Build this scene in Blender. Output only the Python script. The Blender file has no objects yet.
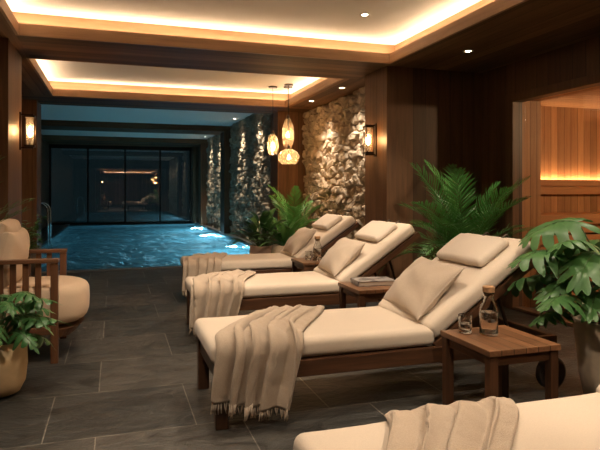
import bpy, bmesh, math, random
from mathutils import Vector, Matrix, noise
random.seed(7)
PI = math.pi
SC = bpy.context.scene
COL = SC.collection
R = math.radians

# ------------------------------------------------------------------ materials
def new_mat(name):
    m = bpy.data.materials.new(name); m.use_nodes = True
    nt = m.node_tree; nt.nodes.clear()
    out = nt.nodes.new('ShaderNodeOutputMaterial')
    return m, nt, out

def N(nt, kind, **kw):
    n = nt.nodes.new(kind)
    for k, v in kw.items():
        if k.startswith('i_'):
            key = k[2:]
            key = int(key) if key.isdigit() else key.replace('_', ' ')
            n.inputs[key].default_value = v
        else:
            setattr(n, k, v)
    return n

def M2(nt, op, a, b=None):
    n = nt.nodes.new('ShaderNodeMath'); n.operation = op
    for i, x in enumerate((a, b)):
        if x is None: continue
        if isinstance(x, (int, float)): n.inputs[i].default_value = x
        else: nt.links.new(x, n.inputs[i])
    return n.outputs[0]

def mixc(nt, fac, a, b, blend='MIX'):
    n = nt.nodes.new('ShaderNodeMix'); n.data_type = 'RGBA'; n.blend_type = blend
    for s, x in ((0, fac), (6, a), (7, b)):
        if isinstance(x, (int, float)): n.inputs[s].default_value = x
        elif isinstance(x, tuple): n.inputs[s].default_value = (*x, 1) if len(x) == 3 else x
        else: nt.links.new(x, n.inputs[s])
    return n.outputs[2]

def principled(nt, out, **kw):
    p = nt.nodes.new('ShaderNodeBsdfPrincipled')
    for k, v in kw.items():
        k = k.replace('_', ' ')
        if isinstance(v, tuple) and len(v) == 3: v = (*v, 1)
        p.inputs[k].default_value = v
    nt.links.new(p.outputs[0], out.inputs[0])
    return p

def coords(nt, scale=(1, 1, 1)):
    tc = nt.nodes.new('ShaderNodeTexCoord')
    mp = nt.nodes.new('ShaderNodeMapping'); mp.inputs['Scale'].default_value = scale
    nt.links.new(tc.outputs['Object'], mp.inputs[0])
    return tc.outputs['Object'], mp.outputs[0]

def bump(nt, p, h, strength=.3, dist=.01):
    b = nt.nodes.new('ShaderNodeBump'); b.inputs['Strength'].default_value = strength
    b.inputs['Distance'].default_value = dist
    nt.links.new(h, b.inputs['Height']); nt.links.new(b.outputs[0], p.inputs['Normal'])

def plain(name, col, rough=.6, metal=0., spec=.5, noise_amt=.0, nscale=30, bmp=0.):
    m, nt, out = new_mat(name)
    p = principled(nt, out, Base_Color=col, Roughness=rough, Metallic=metal)
    p.inputs['Specular IOR Level'].default_value = spec
    if noise_amt or bmp:
        _, v = coords(nt)
        t = N(nt, 'ShaderNodeTexNoise', i_Scale=nscale, i_Detail=5.)
        nt.links.new(v, t.inputs['Vector'])
        if noise_amt:
            dark = tuple(c * (1 - noise_amt) for c in col); lite = tuple(min(1, c * (1 + noise_amt)) for c in col)
            nt.links.new(mixc(nt, t.outputs[0], dark, lite), p.inputs['Base Color'])
        if bmp: bump(nt, p, t.outputs[0], bmp, .004)
    return m

def wood(name, c1, c2, grain='x', seam=None, width=.12, rough=.45, spec=.4, tone=.35, gs=1.):
    """grain axis, seams repeat along axis `seam` every `width`"""
    m, nt, out = new_mat(name)
    p = principled(nt, out, Roughness=rough); p.inputs['Specular IOR Level'].default_value = spec
    sc = {'x': (1.6, 26, 26), 'y': (26, 1.6, 26), 'z': (26, 26, 1.6)}[grain]
    raw, v = coords(nt, tuple(s * gs for s in sc))
    t = N(nt, 'ShaderNodeTexNoise', i_Scale=1., i_Detail=6., i_Roughness=.62, i_Distortion=.6)
    t2 = N(nt, 'ShaderNodeTexNoise', i_Scale=.22, i_Detail=3.)
    vec = v; h = None
    sep = nt.nodes.new('ShaderNodeSeparateXYZ'); nt.links.new(raw, sep.inputs[0])
    if seam:
        a = M2(nt, 'DIVIDE', sep.outputs['XYZ'.index(seam.upper())], width)
        cell = M2(nt, 'FLOOR', a)
        wn = N(nt, 'ShaderNodeTexWhiteNoise', noise_dimensions='1D'); nt.links.new(cell, wn.inputs['W'])
        off = N(nt, 'ShaderNodeVectorMath', operation='ADD')
        nt.links.new(v, off.inputs[0])
        cmb = nt.nodes.new('ShaderNodeCombineXYZ')
        k = M2(nt, 'MULTIPLY', wn.outputs[0], 37.)
        for i in range(3): nt.links.new(k, cmb.inputs[i])
        nt.links.new(cmb.outputs[0], off.inputs[1]); vec = off.outputs[0]
        fr = M2(nt, 'FRACT', a)
        edge = M2(nt, 'MINIMUM', fr, M2(nt, 'SUBTRACT', 1., fr))
        g = M2(nt, 'LESS_THAN', edge, .003 / width)
        h = M2(nt, 'SUBTRACT', 1., g)
    nt.links.new(vec, t.inputs['Vector']); nt.links.new(vec, t2.inputs['Vector'])
    cr = nt.nodes.new('ShaderNodeValToRGB')
    cr.color_ramp.elements[0].position = .3; cr.color_ramp.elements[1].position = .7
    cr.color_ramp.elements[0].color = (*c1, 1); cr.color_ramp.elements[1].color = (*c2, 1)
    nt.links.new(t.outputs[0], cr.inputs[0])
    c = mixc(nt, M2(nt, 'MULTIPLY', t2.outputs[0], .5), cr.outputs[0], tuple(x * .55 for x in c1))
    if seam:
        f = M2(nt, 'ADD', 1. - tone, M2(nt, 'MULTIPLY', wn.outputs[0], 2 * tone))
        cc = nt.nodes.new('ShaderNodeCombineColor')
        for i in range(3): nt.links.new(f, cc.inputs[i])
        c = mixc(nt, 1., c, cc.outputs[0], 'MULTIPLY')
        c = mixc(nt, g, c, tuple(x * .35 for x in c1))
        hh = M2(nt, 'ADD', h, M2(nt, 'MULTIPLY', t.outputs[0], .15))
        bump(nt, p, hh, .6, .004)
    else:
        bump(nt, p, t.outputs[0], .15, .002)
    nt.links.new(c, p.inputs['Base Color'])
    return m

def fabric(name, col, scale=700, dark=.86, blotch=.06, b=.35):
    m, nt, out = new_mat(name)
    p = principled(nt, out, Roughness=.95); p.inputs['Specular IOR Level'].default_value = .12
    p.inputs['Sheen Weight'].default_value = .15
    _, v = coords(nt)
    w1 = N(nt, 'ShaderNodeTexNoise', i_Scale=scale * .35, i_Detail=2.); nt.links.new(v, w1.inputs[0])
    w2 = N(nt, 'ShaderNodeTexNoise', i_Scale=9., i_Detail=4.); nt.links.new(v, w2.inputs[0])
    c = mixc(nt, w1.outputs[0], tuple(x * dark for x in col), tuple(min(1, x * (2 - dark)) for x in col))
    c = mixc(nt, M2(nt, 'MULTIPLY', w2.outputs[0], blotch * 4), c, tuple(x * .8 for x in col))
    nt.links.new(c, p.inputs['Base Color'])
    bump(nt, p, w1.outputs[0], b, .003)
    return m

def facing(nt, f0, gain=1., normal=None):
    """Schlick reflectance, the same from both sides of a thin sheet"""
    ge = nt.nodes.new('ShaderNodeNewGeometry')
    d = N(nt, 'ShaderNodeVectorMath', operation='DOT_PRODUCT')
    nt.links.new(normal if normal is not None else ge.outputs['Normal'], d.inputs[0]); nt.links.new(ge.outputs['Incoming'], d.inputs[1])
    c = M2(nt, 'ABSOLUTE', d.outputs['Value'])
    k = M2(nt, 'POWER', M2(nt, 'SUBTRACT', 1., c), 5.)
    return M2(nt, 'ADD', M2(nt, 'MULTIPLY', k, (1 - f0) * gain), f0)

def glass_thin(name, tint=(1, 1, 1), rough=.02, base=.06, ior=1.45, frost=0., ribs=0.):
    m, nt, out = new_mat(name)
    tr = N(nt, 'ShaderNodeBsdfTransparent'); tr.inputs[0].default_value = (*tint, 1)
    gl = N(nt, 'ShaderNodeBsdfGlossy'); gl.inputs['Roughness'].default_value = rough
    mx = nt.nodes.new('ShaderNodeMixShader')
    nt.links.new(facing(nt, base + ((ior - 1) / (ior + 1)) ** 2, .8), mx.inputs[0])
    nt.links.new(tr.outputs[0], mx.inputs[1]); nt.links.new(gl.outputs[0], mx.inputs[2])
    last = mx
    if frost:
        tl = N(nt, 'ShaderNodeBsdfTranslucent'); tl.inputs[0].default_value = (*tint, 1)
        m2 = nt.nodes.new('ShaderNodeMixShader'); m2.inputs[0].default_value = frost
        if ribs:
            _, v = coords(nt)
            n = N(nt, 'ShaderNodeTexVoronoi', i_Scale=ribs); n.feature = 'DISTANCE_TO_EDGE'
            nt.links.new(v, n.inputs[0])
            r = nt.nodes.new('ShaderNodeMapRange')
            r.inputs['From Min'].default_value = 0.; r.inputs['From Max'].default_value = .25
            r.inputs['To Min'].default_value = min(1, frost * 1.9); r.inputs['To Max'].default_value = frost * .5
            nt.links.new(n.outputs['Distance'], r.inputs[0]); nt.links.new(r.outputs[0], m2.inputs[0])
        nt.links.new(mx.outputs[0], m2.inputs[1]); nt.links.new(tl.outputs[0], m2.inputs[2]); last = m2
    nt.links.new(last.outputs[0], out.inputs[0])
    return m

def emit(name, col, s):
    m, nt, out = new_mat(name)
    e = N(nt, 'ShaderNodeEmission'); e.inputs[0].default_value = (*col, 1); e.inputs[1].default_value = s
    nt.links.new(e.outputs[0], out.inputs[0]); return m

def slate():
    m, nt, out = new_mat('slate_tiles')
    p = principled(nt, out, Roughness=.42); p.inputs['Specular IOR Level'].default_value = .5
    tc = nt.nodes.new('ShaderNodeTexCoord')
    mp = nt.nodes.new('ShaderNodeMapping'); mp.inputs['Location'].default_value = (.09 + 7.3, -2.95 + 6.551, 0)
    nt.links.new(tc.outputs['Object'], mp.inputs[0])
    br = nt.nodes.new('ShaderNodeTexBrick')
    br.offset = .33; br.offset_frequency = 2; br.squash = 1.
    br.inputs['Scale'].default_value = 1.
    br.inputs['Brick Width'].default_value = .73; br.inputs['Row Height'].default_value = .655
    br.inputs['Mortar Size'].default_value = .003; br.inputs['Mortar Smooth'].default_value = .1
    br.inputs['Bias'].default_value = 0.
    br.inputs['Color1'].default_value = (.022, .023, .021, 1)
    br.inputs['Color2'].default_value = (.050, .046, .039, 1)
    br.inputs['Mortar'].default_value = (.17, .155, .13, 1)
    nt.links.new(mp.outputs[0], br.inputs['Vector'])
    n1 = N(nt, 'ShaderNodeTexNoise', i_Scale=3.2, i_Detail=9., i_Roughness=.62, i_Distortion=1.2)
    n2 = N(nt, 'ShaderNodeTexNoise', i_Scale=28., i_Detail=6.)
    mp2 = nt.nodes.new('ShaderNodeMapping'); mp2.inputs['Scale'].default_value = (1, 2.2, 1); mp2.inputs['Rotation'].default_value = (0, 0, .5)
    nt.links.new(tc.outputs['Object'], mp2.inputs[0])
    nt.links.new(mp2.outputs[0], n1.inputs[0]); nt.links.new(mp2.outputs[0], n2.inputs[0])
    r = nt.nodes.new('ShaderNodeMapRange'); r.inputs['From Min'].default_value = .3; r.inputs['From Max'].default_value = .7
    r.inputs['To Min'].default_value = .45; r.inputs['To Max'].default_value = 1.75
    nt.links.new(n1.outputs[0], r.inputs[0])
    cc = nt.nodes.new('ShaderNodeCombineColor')
    for i in range(3): nt.links.new(r.outputs[0], cc.inputs[i])
    nt.links.new(mixc(nt, 1., br.outputs[0], cc.outputs[0], 'MULTIPLY'), p.inputs['Base Color'])
    h = M2(nt, 'ADD', M2(nt, 'MULTIPLY', n1.outputs[0], 1.), M2(nt, 'MULTIPLY', n2.outputs[0], .25))
    h = M2(nt, 'SUBTRACT', h, M2(nt, 'MULTIPLY', br.outputs['Fac'], .6))
    bump(nt, p, h, 1., .022)
    rr = nt.nodes.new('ShaderNodeMapRange'); rr.inputs['To Min'].default_value = .30; rr.inputs['To Max'].default_value = .6
    nt.links.new(n1.outputs[0], rr.inputs[0]); nt.links.new(rr.outputs[0], p.inputs['Roughness'])
    return m

def stone_mat():
    m, nt, out = new_mat('rough_stone')
    p = principled(nt, out, Roughness=.9); p.inputs['Specular IOR Level'].default_value = .04
    _, v = coords(nt)
    n1 = N(nt, 'ShaderNodeTexNoise', i_Scale=4.5, i_Detail=6., i_Roughness=.6); nt.links.new(v, n1.inputs[0])
    n2 = N(nt, 'ShaderNodeTexNoise', i_Scale=38., i_Detail=8., i_Roughness=.7); nt.links.new(v, n2.inputs[0])
    cr = nt.nodes.new('ShaderNodeValToRGB'); e = cr.color_ramp.elements
    e[0].position = .32; e[0].color = (.32, .255, .185, 1); e[1].position = .68; e[1].color = (.66, .56, .43, 1)
    nt.links.new(n1.outputs[0], cr.inputs[0])
    c = mixc(nt, M2(nt, 'MULTIPLY', n2.outputs[0], .95), cr.outputs[0], (.17, .14, .105))
    nt.links.new(c, p.inputs['Base Color'])
    bump(nt, p, n2.outputs[0], .5, .008)
    return m

def water_mat():
    m, nt, out = new_mat('pool_water')
    tr = N(nt, 'ShaderNodeBsdfRefraction'); tr.inputs[0].default_value = (.62, .90, .95, 1); tr.inputs['IOR'].default_value = 1.33; tr.inputs['Roughness'].default_value = .0
    gl = N(nt, 'ShaderNodeBsdfGlossy'); gl.inputs['Roughness'].default_value = .04
    tc = nt.nodes.new('ShaderNodeTexCoord')
    mp = nt.nodes.new('ShaderNodeMapping'); mp.inputs['Scale'].default_value = (1.3, .75, 1)
    nt.links.new(tc.outputs['Object'], mp.inputs[0])
    n = N(nt, 'ShaderNodeTexNoise', i_Scale=1.7, i_Detail=3.5, i_Roughness=.6, i_Distortion=1.)
    nt.links.new(mp.outputs[0], n.inputs[0])
    b = nt.nodes.new('ShaderNodeBump'); b.inputs['Strength'].default_value = 1.; b.inputs['Distance'].default_value = .3
    nt.links.new(n.outputs[0], b.inputs['Height'])
    nt.links.new(b.outputs[0], gl.inputs['Normal']); nt.links.new(b.outputs[0], tr.inputs['Normal'])
    mx = nt.nodes.new('ShaderNodeMixShader')
    nt.links.new(facing(nt, .02, .55, b.outputs[0]), mx.inputs[0]); nt.links.new(tr.outputs[0], mx.inputs[1]); nt.links.new(gl.outputs[0], mx.inputs[2])
    nt.links.new(mx.outputs[0], out.inputs[0]); return m

def pool_tile_ripple_light():
    m, nt, out = new_mat('pool_tile_ripple_light')
    p = principled(nt, out, Roughness=.5)
    _, v = coords(nt)
    n = N(nt, 'ShaderNodeTexNoise', i_Scale=2.2, i_Detail=5., i_Distortion=2.2)
    mp = nt.nodes.new('ShaderNodeMapping'); mp.inputs['Scale'].default_value = (.5, 1.6, 1)
    nt.links.new(v, mp.inputs[0]); nt.links.new(mp.outputs[0], n.inputs[0])
    nt.links.new(mixc(nt, n.outputs[0], (.012, .07, .10), (.17, .36, .42)), p.inputs['Base Color'])  # stretched mottling puts underwater light streaks into the tile colour
    return m

def leaf_mat(name, c1, c2, rough=.35, vein=None):
    m, nt, out = new_mat(name)
    p = principled(nt, out, Roughness=rough); p.inputs['Specular IOR Level'].default_value = .45
    _, v = coords(nt)
    n = N(nt, 'ShaderNodeTexNoise', i_Scale=9., i_Detail=3.); nt.links.new(v, n.inputs[0])
    nt.links.new(mixc(nt, n.outputs[0], c1, c2), p.inputs['Base Color'])
    tl = N(nt, 'ShaderNodeBsdfTranslucent'); tl.inputs[0].default_value = (*c2, 1)
    mx = nt.nodes.new('ShaderNodeMixShader'); mx.inputs[0].default_value = .15
    nt.links.new(p.outputs[0], mx.inputs[1]); nt.links.new(tl.outputs[0], mx.inputs[2]); nt.links.new(mx.outputs[0], out.inputs[0])
    return m

MT = {}
MT['slate'] = slate(); MT['stone'] = stone_mat(); MT['water'] = water_mat(); MT['pooltile'] = pool_tile_ripple_light()
MT['plaster'] = plain('ceiling_plaster', (.86, .80, .72), .9, nscale=60, bmp=.03)
MT['cool_plaster'] = plain('pool_hall_plaster', (.95, .88, .80), .9)
MT['fascia'] = wood('oak_fascia_x', (.25, .14, .07), (.38, .225, .12), 'x', tone=0, rough=.5)
MT['fascia_y'] = wood('oak_fascia_y', (.25, .14, .07), (.38, .225, .12), 'y', tone=0, rough=.5)
MT['soffit_x'] = wood('soffit_planks_x', (.10, .050, .024), (.21, .112, .056), 'x', 'y', .13, rough=.6, spec=.2, gs=.9, tone=.5)
MT['soffit_y'] = wood('soffit_planks_y', (.10, .050, .024), (.21, .112, .056), 'y', 'x', .13, rough=.6, spec=.2, gs=.9, tone=.5)
MT['panel_x'] = wood('wall_boards_x', (.080, .039, .019), (.155, .077, .037), 'z', 'x', .15, rough=.5)
MT['panel_y'] = wood('wall_boards_y', (.080, .039, .019), (.155, .077, .037), 'z', 'y', .15, rough=.5)
MT['pillar_x'] = wood('pillar_boards_x', (.11, .053, .025), (.22, .11, .052), 'z', 'x', .16, rough=.5, tone=.2)
MT['pillar_y'] = wood('pillar_boards_y', (.11, .053, .025), (.22, .11, .052), 'z', 'y', .16, rough=.5, tone=.2)
MT['sauna_v'] = wood('sauna_boards', (.34, .15, .06), (.50, .26, .11), 'z', 'x', .1, rough=.6, tone=.3)
MT['sauna_y'] = wood('sauna_side_boards', (.34, .15, .06), (.50, .26, .11), 'z', 'y', .1, rough=.6, tone=.3)
MT['sauna_x'] = wood('sauna_lining_boards', (.34, .15, .06), (.50, .26, .11), 'z', 'x', .08, rough=.6, tone=.2)
MT['sauna_c'] = wood('sauna_ceiling_boards', (.36, .18, .08), (.55, .31, .15), 'x', 'y', .1, rough=.6, tone=.15)
MT['sauna_b'] = wood('sauna_bench_board', (.38, .17, .07), (.52, .26, .11), 'x', rough=.55)
MT['teak'] = wood('teak_x', (.052, .023, .011), (.125, .056, .026), 'x', rough=.38, gs=1.6)
MT['teak_y'] = wood('teak_y', (.052, .023, .011), (.125, .056, .026), 'y', rough=.38, gs=1.6)
MT['teak_z'] = wood('teak_z', (.052, .023, .011), (.12, .053, .025), 'z', rough=.38, gs=1.6)
MT['slats'] = wood('teak_top', (.15, .068, .030), (.31, .15, .072), 'y', 'x', .07, rough=.33, tone=.28, gs=1.3)
MT['chairwood'] = wood('chair_wood', (.085, .036, .016), (.18, .080, .036), 'z', rough=.4, gs=1.3)
MT['chairwood_x'] = wood('chair_wood_x', (.085, .036, .016), (.18, .080, .036), 'x', rough=.4, gs=1.3)
MT['cream'] = fabric('cream_canvas', (.60, .505, .40))
MT['pad'] = fabric('pad_canvas', (.63, .54, .44))
MT['linen'] = fabric('linen_taupe', (.48, .39, .30), dark=.8, blotch=.08, b=.5)
MT['throw'] = fabric('woven_throw', (.46, .37, .28), dark=.72, blotch=.12, b=.8)
MT['boucle'] = fabric('soft_armchair_fabric', (.62, .47, .33))
MT['strap'] = plain('dark_strap', (.06, .045, .03), .8)
MT['black'] = plain('black_metal', (.015, .013, .011), .4, .6)
MT['bronze'] = plain('bronze_metal', (.05, .033, .02), .38, .8)
MT['chrome'] = plain('chrome', (.75, .75, .75), .12, 1.)
MT['rubber'] = plain('dark_wheel', (.022, .014, .011), .5)
MT['cork'] = plain('cork', (.34, .19, .09), .85, noise_amt=.4, nscale=90, bmp=.3)
MT['soil'] = plain('soil', (.035, .022, .014), 1., noise_amt=.5, nscale=60, bmp=.6)
MT['white'] = plain('white_trim', (.7, .66, .6), .4)
MT['terrazzo'] = plain('sand_pot', (.70, .58, .43), .7, noise_amt=.3, nscale=14, bmp=.25)
MT['ochre'] = plain('ochre_pot', (.60, .44, .25), .6, noise_amt=.35, nscale=9, bmp=.3)
MT['clay'] = plain('pale_clay_pot', (.36, .24, .17), .7, noise_amt=.2, nscale=12)
MT['basket'] = plain('woven_basket', (.50, .40, .29), .9, noise_amt=.4, nscale=70, bmp=.6)
MT['darkpot'] = plain('dark_planter', (.05, .04, .033), .6)
MT['glass'] = glass_thin('clear_glass', (.95, .96, .95), base=.09)
def solid_glass(name, col, ior):
    m, nt, out = new_mat(name)
    p = principled(nt, out, Base_Color=col, Roughness=.0, IOR=ior); p.inputs['Transmission Weight'].default_value = 1.
    return m
MT['solid'] = solid_glass('carafe_glass', (.98, .99, .98), 1.45)
MT['still'] = solid_glass('drinking_water', (.97, .98, .98), 1.33)
MT['drink'] = glass_thin('water_in_glass', (.90, .93, .92), base=.02, ior=1.33)
MT['farglass'] = glass_thin('dark_window_glass', (.5, .55, .55), rough=.01, base=.11)
MT['doorglass'] = glass_thin('sauna_door_glass', (.93, .92, .9), base=.0)
MT['amber'] = glass_thin('amber_glass', (1., .80, .55), rough=.1, base=.08, frost=.09, ribs=34)
MT['lantern'] = glass_thin('lantern_glass', (1., .92, .8), rough=.06, base=.03, frost=.10)
MT['palm'] = leaf_mat('palm_leaf', (.022, .085, .018), (.075, .22, .045), .38)
MT['palm_back'] = leaf_mat('young_palm_leaf', (.05, .17, .03), (.10, .29, .06), .4)
MT['monstera'] = leaf_mat('monstera_leaf', (.022, .085, .022), (.085, .20, .055), .42)
MT['philo'] = leaf_mat('philodendron_leaf', (.02, .085, .025), (.07, .18, .055), .35)
MT['broad'] = leaf_mat('broad_dark_leaf', (.02, .07, .022), (.06, .15, .05), .3)
MT['olive'] = leaf_mat('olive_leaf', (.05, .10, .03), (.12, .19, .06), .4)
MT['shrub'] = leaf_mat('shrub_leaf', (.04, .13, .03), (.10, .25, .06), .35)
MT['stem'] = plain('green_stem', (.07, .12, .04), .5)
MT['cane'] = plain('palm_cane', (.10, .10, .045), .5, noise_amt=.3, nscale=20)
MT['paper'] = plain('book_pages', (.6, .52, .42), .9)
WARM = (1., .60, .27)
MT['led'] = emit('warm_light_strip', (1., .72, .46), 21)
MT['led_sauna'] = emit('sauna_light_strip', (1., .64, .33), 62)
MT['lens'] = emit('downlight_lens', (1., .85, .65), 20)
MT['bulb'] = emit('glowing_bulb', (1., .60, .27), 30)
MT['uw'] = emit('pool_lamp_lens', (.75, .95, 1.), 22)

def book_cover():
    m, nt, out = new_mat('printed_book_cover')
    p = principled(nt, out, Roughness=.35)
    _, v = coords(nt)
    n = N(nt, 'ShaderNodeTexNoise', i_Scale=14., i_Detail=3.); nt.links.new(v, n.inputs[0])
    cr = nt.nodes.new('ShaderNodeValToRGB'); e = cr.color_ramp.elements
    e[0].position = .42; e[0].color = (.05, .05, .06, 1); e[1].position = .56; e[1].color = (.35, .33, .32, 1)
    nt.links.new(n.outputs[0], cr.inputs[0]); nt.links.new(cr.outputs[0], p.inputs['Base Color'])
    return m
MT['cover'] = book_cover()

# ------------------------------------------------------------------ mesh builder
class MB:
    def __init__(s): s.v = []; s.f = []
    def add(s, vs, fs):
        b = len(s.v); s.v += [tuple(v) for v in vs]; s.f += [tuple(i + b for i in f) for f in fs]; return s
    def box(s, x0, x1, y0, y1, z0, z1, mat=None):
        vs = [Vector(p) for p in ((x0, y0, z0), (x1, y0, z0), (x1, y1, z0), (x0, y1, z0), (x0, y0, z1), (x1, y0, z1), (x1, y1, z1), (x0, y1, z1))]
        if mat is not None: vs = [mat @ v for v in vs]
        return s.add(vs, [(0, 3, 2, 1), (4, 5, 6, 7), (0, 1, 5, 4), (1, 2, 6, 5), (2, 3, 7, 6), (3, 0, 4, 7)])
    def quad(s, a, b, c, d): return s.add([a, b, c, d], [(0, 1, 2, 3)])
    def tube(s, pts, r, n=8, cap=True, closed=False):
        pts = [Vector(p) for p in pts]; m = len(pts)
        rr = r if isinstance(r, (list, tuple)) else [r] * m
        vs = []; up = None
        for i, p in enumerate(pts):
            if closed: t = pts[(i + 1) % m] - pts[i - 1]
            else: t = (pts[min(i + 1, m - 1)] - pts[max(i - 1, 0)])
            t.normalize()
            if up is None:
                up = Vector((0, 0, 1)) if abs(t.z) < .9 else Vector((1, 0, 0))
            a = t.cross(up)
            if a.length < 1e-4: a = t.cross(Vector((0, 1, 0)))
            a.normalize(); b = a.cross(t); up = b
            for k in range(n):
                w = 2 * PI * k / n
                vs.append(p + a * (math.cos(w) * rr[i]) + b * (math.sin(w) * rr[i]))
        fs = []
        for i in range(m if closed else m - 1):
            j = (i + 1) % m
            for k in range(n):
                q = (k + 1) % n
                fs.append((i * n + k, i * n + q, j * n + q, j * n + k))
        if cap and not closed:
            fs.append(tuple(range(n))[::-1]); fs.append(tuple((m - 1) * n + k for k in range(n)))
        return s.add(vs, fs)
    def lathe(s, prof, n=24, c=(0, 0, 0), close_top=False, close_bot=False, facet=None):
        vs = []; m = len(prof)
        for r, z in prof:
            for k in range(n):
                w = 2 * PI * k / n
                q = r if facet is None else facet(r, z, w)
                vs.append((c[0] + q * math.cos(w), c[1] + q * math.sin(w), c[2] + z))
        fs = [(i * n + k, i * n + (k + 1) % n, (i + 1) * n + (k + 1) % n, (i + 1) * n + k) for i in range(m - 1) for k in range(n)]
        if close_bot: fs.append(tuple(range(n))[::-1])
        if close_top: fs.append(tuple((m - 1) * n + k for k in range(n)))
        return s.add(vs, fs)
    def build(s, name, mat, parent=None, smooth=False, bevel=0, seg=2, mods=None):
        me = bpy.data.meshes.new(name); me.from_pydata(s.v, [], s.f); me.materials.append(mat)
        if bevel:
            bm = bmesh.new(); bm.from_mesh(me)
            bmesh.ops.bevel(bm, geom=bm.edges[:], offset=bevel, segments=seg, profile=.6, affect='EDGES', clamp_overlap=True)
            bm.to_mesh(me); bm.free()
        me.validate(); me.update()
        if smooth:
            for p in me.polygons: p.use_smooth = True
        o = bpy.data.objects.new(name, me); COL.objects.link(o)
        if parent is not None: o.parent = parent
        return o

def bx(name, mat, x0, x1, y0, y1, z0, z1, parent=None, bevel=.004):
    return MB().box(x0, x1, y0, y1, z0, z1).build(name, mat, parent, bevel=bevel, seg=2)

def rounded(name, mat, x0, x1, y0, y1, z0, z1, r, parent=None, seg=5, crown=0., wob=0., subdiv=(14, 8)):
    """soft rounded box, optionally crowned on top"""
    me = bpy.data.meshes.new(name); bm = bmesh.new()
    bmesh.ops.create_cube(bm, size=1)
    for v in bm.verts:
        v.co = Vector(((x0 + x1) / 2 + v.co.x * (x1 - x0), (y0 + y1) / 2 + v.co.y * (y1 - y0), (z0 + z1) / 2 + v.co.z * (z1 - z0)))
    bmesh.ops.bevel(bm, geom=bm.edges[:], offset=r, segments=seg, profile=.5, affect='EDGES', clamp_overlap=True)
    if crown or wob:
        nx, ny = subdiv
        for i in range(1, nx):
            x = x0 + (x1 - x0) * i / nx
            bmesh.ops.bisect_plane(bm, geom=bm.verts[:] + bm.edges[:] + bm.faces[:], plane_co=(x, 0, 0), plane_no=(1, 0, 0))
        for i in range(1, ny):
            y = y0 + (y1 - y0) * i / ny
            bmesh.ops.bisect_plane(bm, geom=bm.verts[:] + bm.edges[:] + bm.faces[:], plane_co=(0, y, 0), plane_no=(0, 1, 0))
        for v in bm.verts:
            u = (v.co.x - x0) / (x1 - x0) * 2 - 1; w = (v.co.y - y0) / (y1 - y0) * 2 - 1
            k = max(0, (v.co.z - z0) / (z1 - z0))
            v.co.z += k * (crown * (1 - u ** 4) * (1 - w ** 4) + wob * noise.noise(v.co * 5))
    bm.to_mesh(me); bm.free(); me.materials.append(mat)
    for p in me.polygons: p.use_smooth = True
    o = bpy.data.objects.new(name, me); COL.objects.link(o)
    if parent is not None: o.parent = parent
    return o

def tag(o, label, cat, group=None):
    o['label'] = label; o['category'] = cat
    if group: o['group'] = group
    return o
def thing(name, label, cat, loc=(0, 0, 0), rz=0, group=None):
    o = bpy.data.objects.new(name, None); COL.objects.link(o)
    o.location = loc; o.rotation_euler = (0, 0, rz); o.empty_display_size = .1
    return tag(o, label, cat, group)
def struct(o): o['kind'] = 'structure'; return o
def dup(root, loc=None, rz=None, label=None):
    def cp(o, par):
        c = o.copy(); COL.objects.link(c); c.parent = par
        for ch in list(o.children): cp(ch, c)
        return c
    r = cp(root, None)
    if loc is not None: r.location = loc
    if rz is not None: r.rotation_euler = (0, 0, rz)
    if label: r['label'] = label
    return r

# ------------------------------------------------------------------ room shell
ZS = 2.5; ZC = 2.72; ZP = 3.0
XL = -2.2; XR = 3.85; YB = -1.8
PX0, PX1, PY0, PY1 = -1.55, 2.9, 9.2, 21.8
def sbx(name, mat, *a): return struct(MB().box(*a).build(name, mat))

fl = MB()
fl.box(XL, 7.2, YB, 5.7, -.12, 0).box(XL, 3.3, 5.7, PY0, -.12, 0)
fl.box(XL, PX0, PY0, 22, -.12, 0).box(PX1, 3.3, PY0, 22, -.12, 0).box(PX0, PX1, PY1, 22, -.12, 0)
struct(fl.build('floor', MT['slate']))
bs = MB()
bs.quad((PX0, PY0, -1.35), (PX1, PY0, -1.35), (PX1, PY1, -1.35), (PX0, PY1, -1.35))
bs.quad((PX0, PY0, -1.35), (PX0, PY1, -1.35), (PX0, PY1, -.02), (PX0, PY0, -.02))
bs.quad((PX1, PY0, -.02), (PX1, PY1, -.02), (PX1, PY1, -1.35), (PX1, PY0, -1.35))
bs.quad((PX0, PY0, -.02), (PX1, PY0, -.02), (PX1, PY0, -1.35), (PX0, PY0, -1.35))
bs.quad((PX0, PY1, -1.35), (PX1, PY1, -1.35), (PX1, PY1, -.02), (PX0, PY1, -.02))
struct(bs.build('floor_pool_basin', MT['pooltile']))
wt = struct(MB().quad((PX0, PY0, -.035), (PX1, PY0, -.035), (PX1, PY1, -.035), (PX0, PY1, -.035)).build('floor_pool_water', MT['water']))

# coping round the pool
cop = MB()
cop.box(PX1 - .02, PX1 + .12, PY0, PY1, 0, .025).box(PX0 - .12, PX0 + .02, PY0, PY1, 0, .025)
cop.box(PX0 - .12, PX1 + .12, PY0 - .18, PY0 + .02, 0, .012)
struct(cop.build('trim_pool_coping', plain('coping_stone', (.10, .10, .095), .45, noise_amt=.3, nscale=12)))

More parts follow.
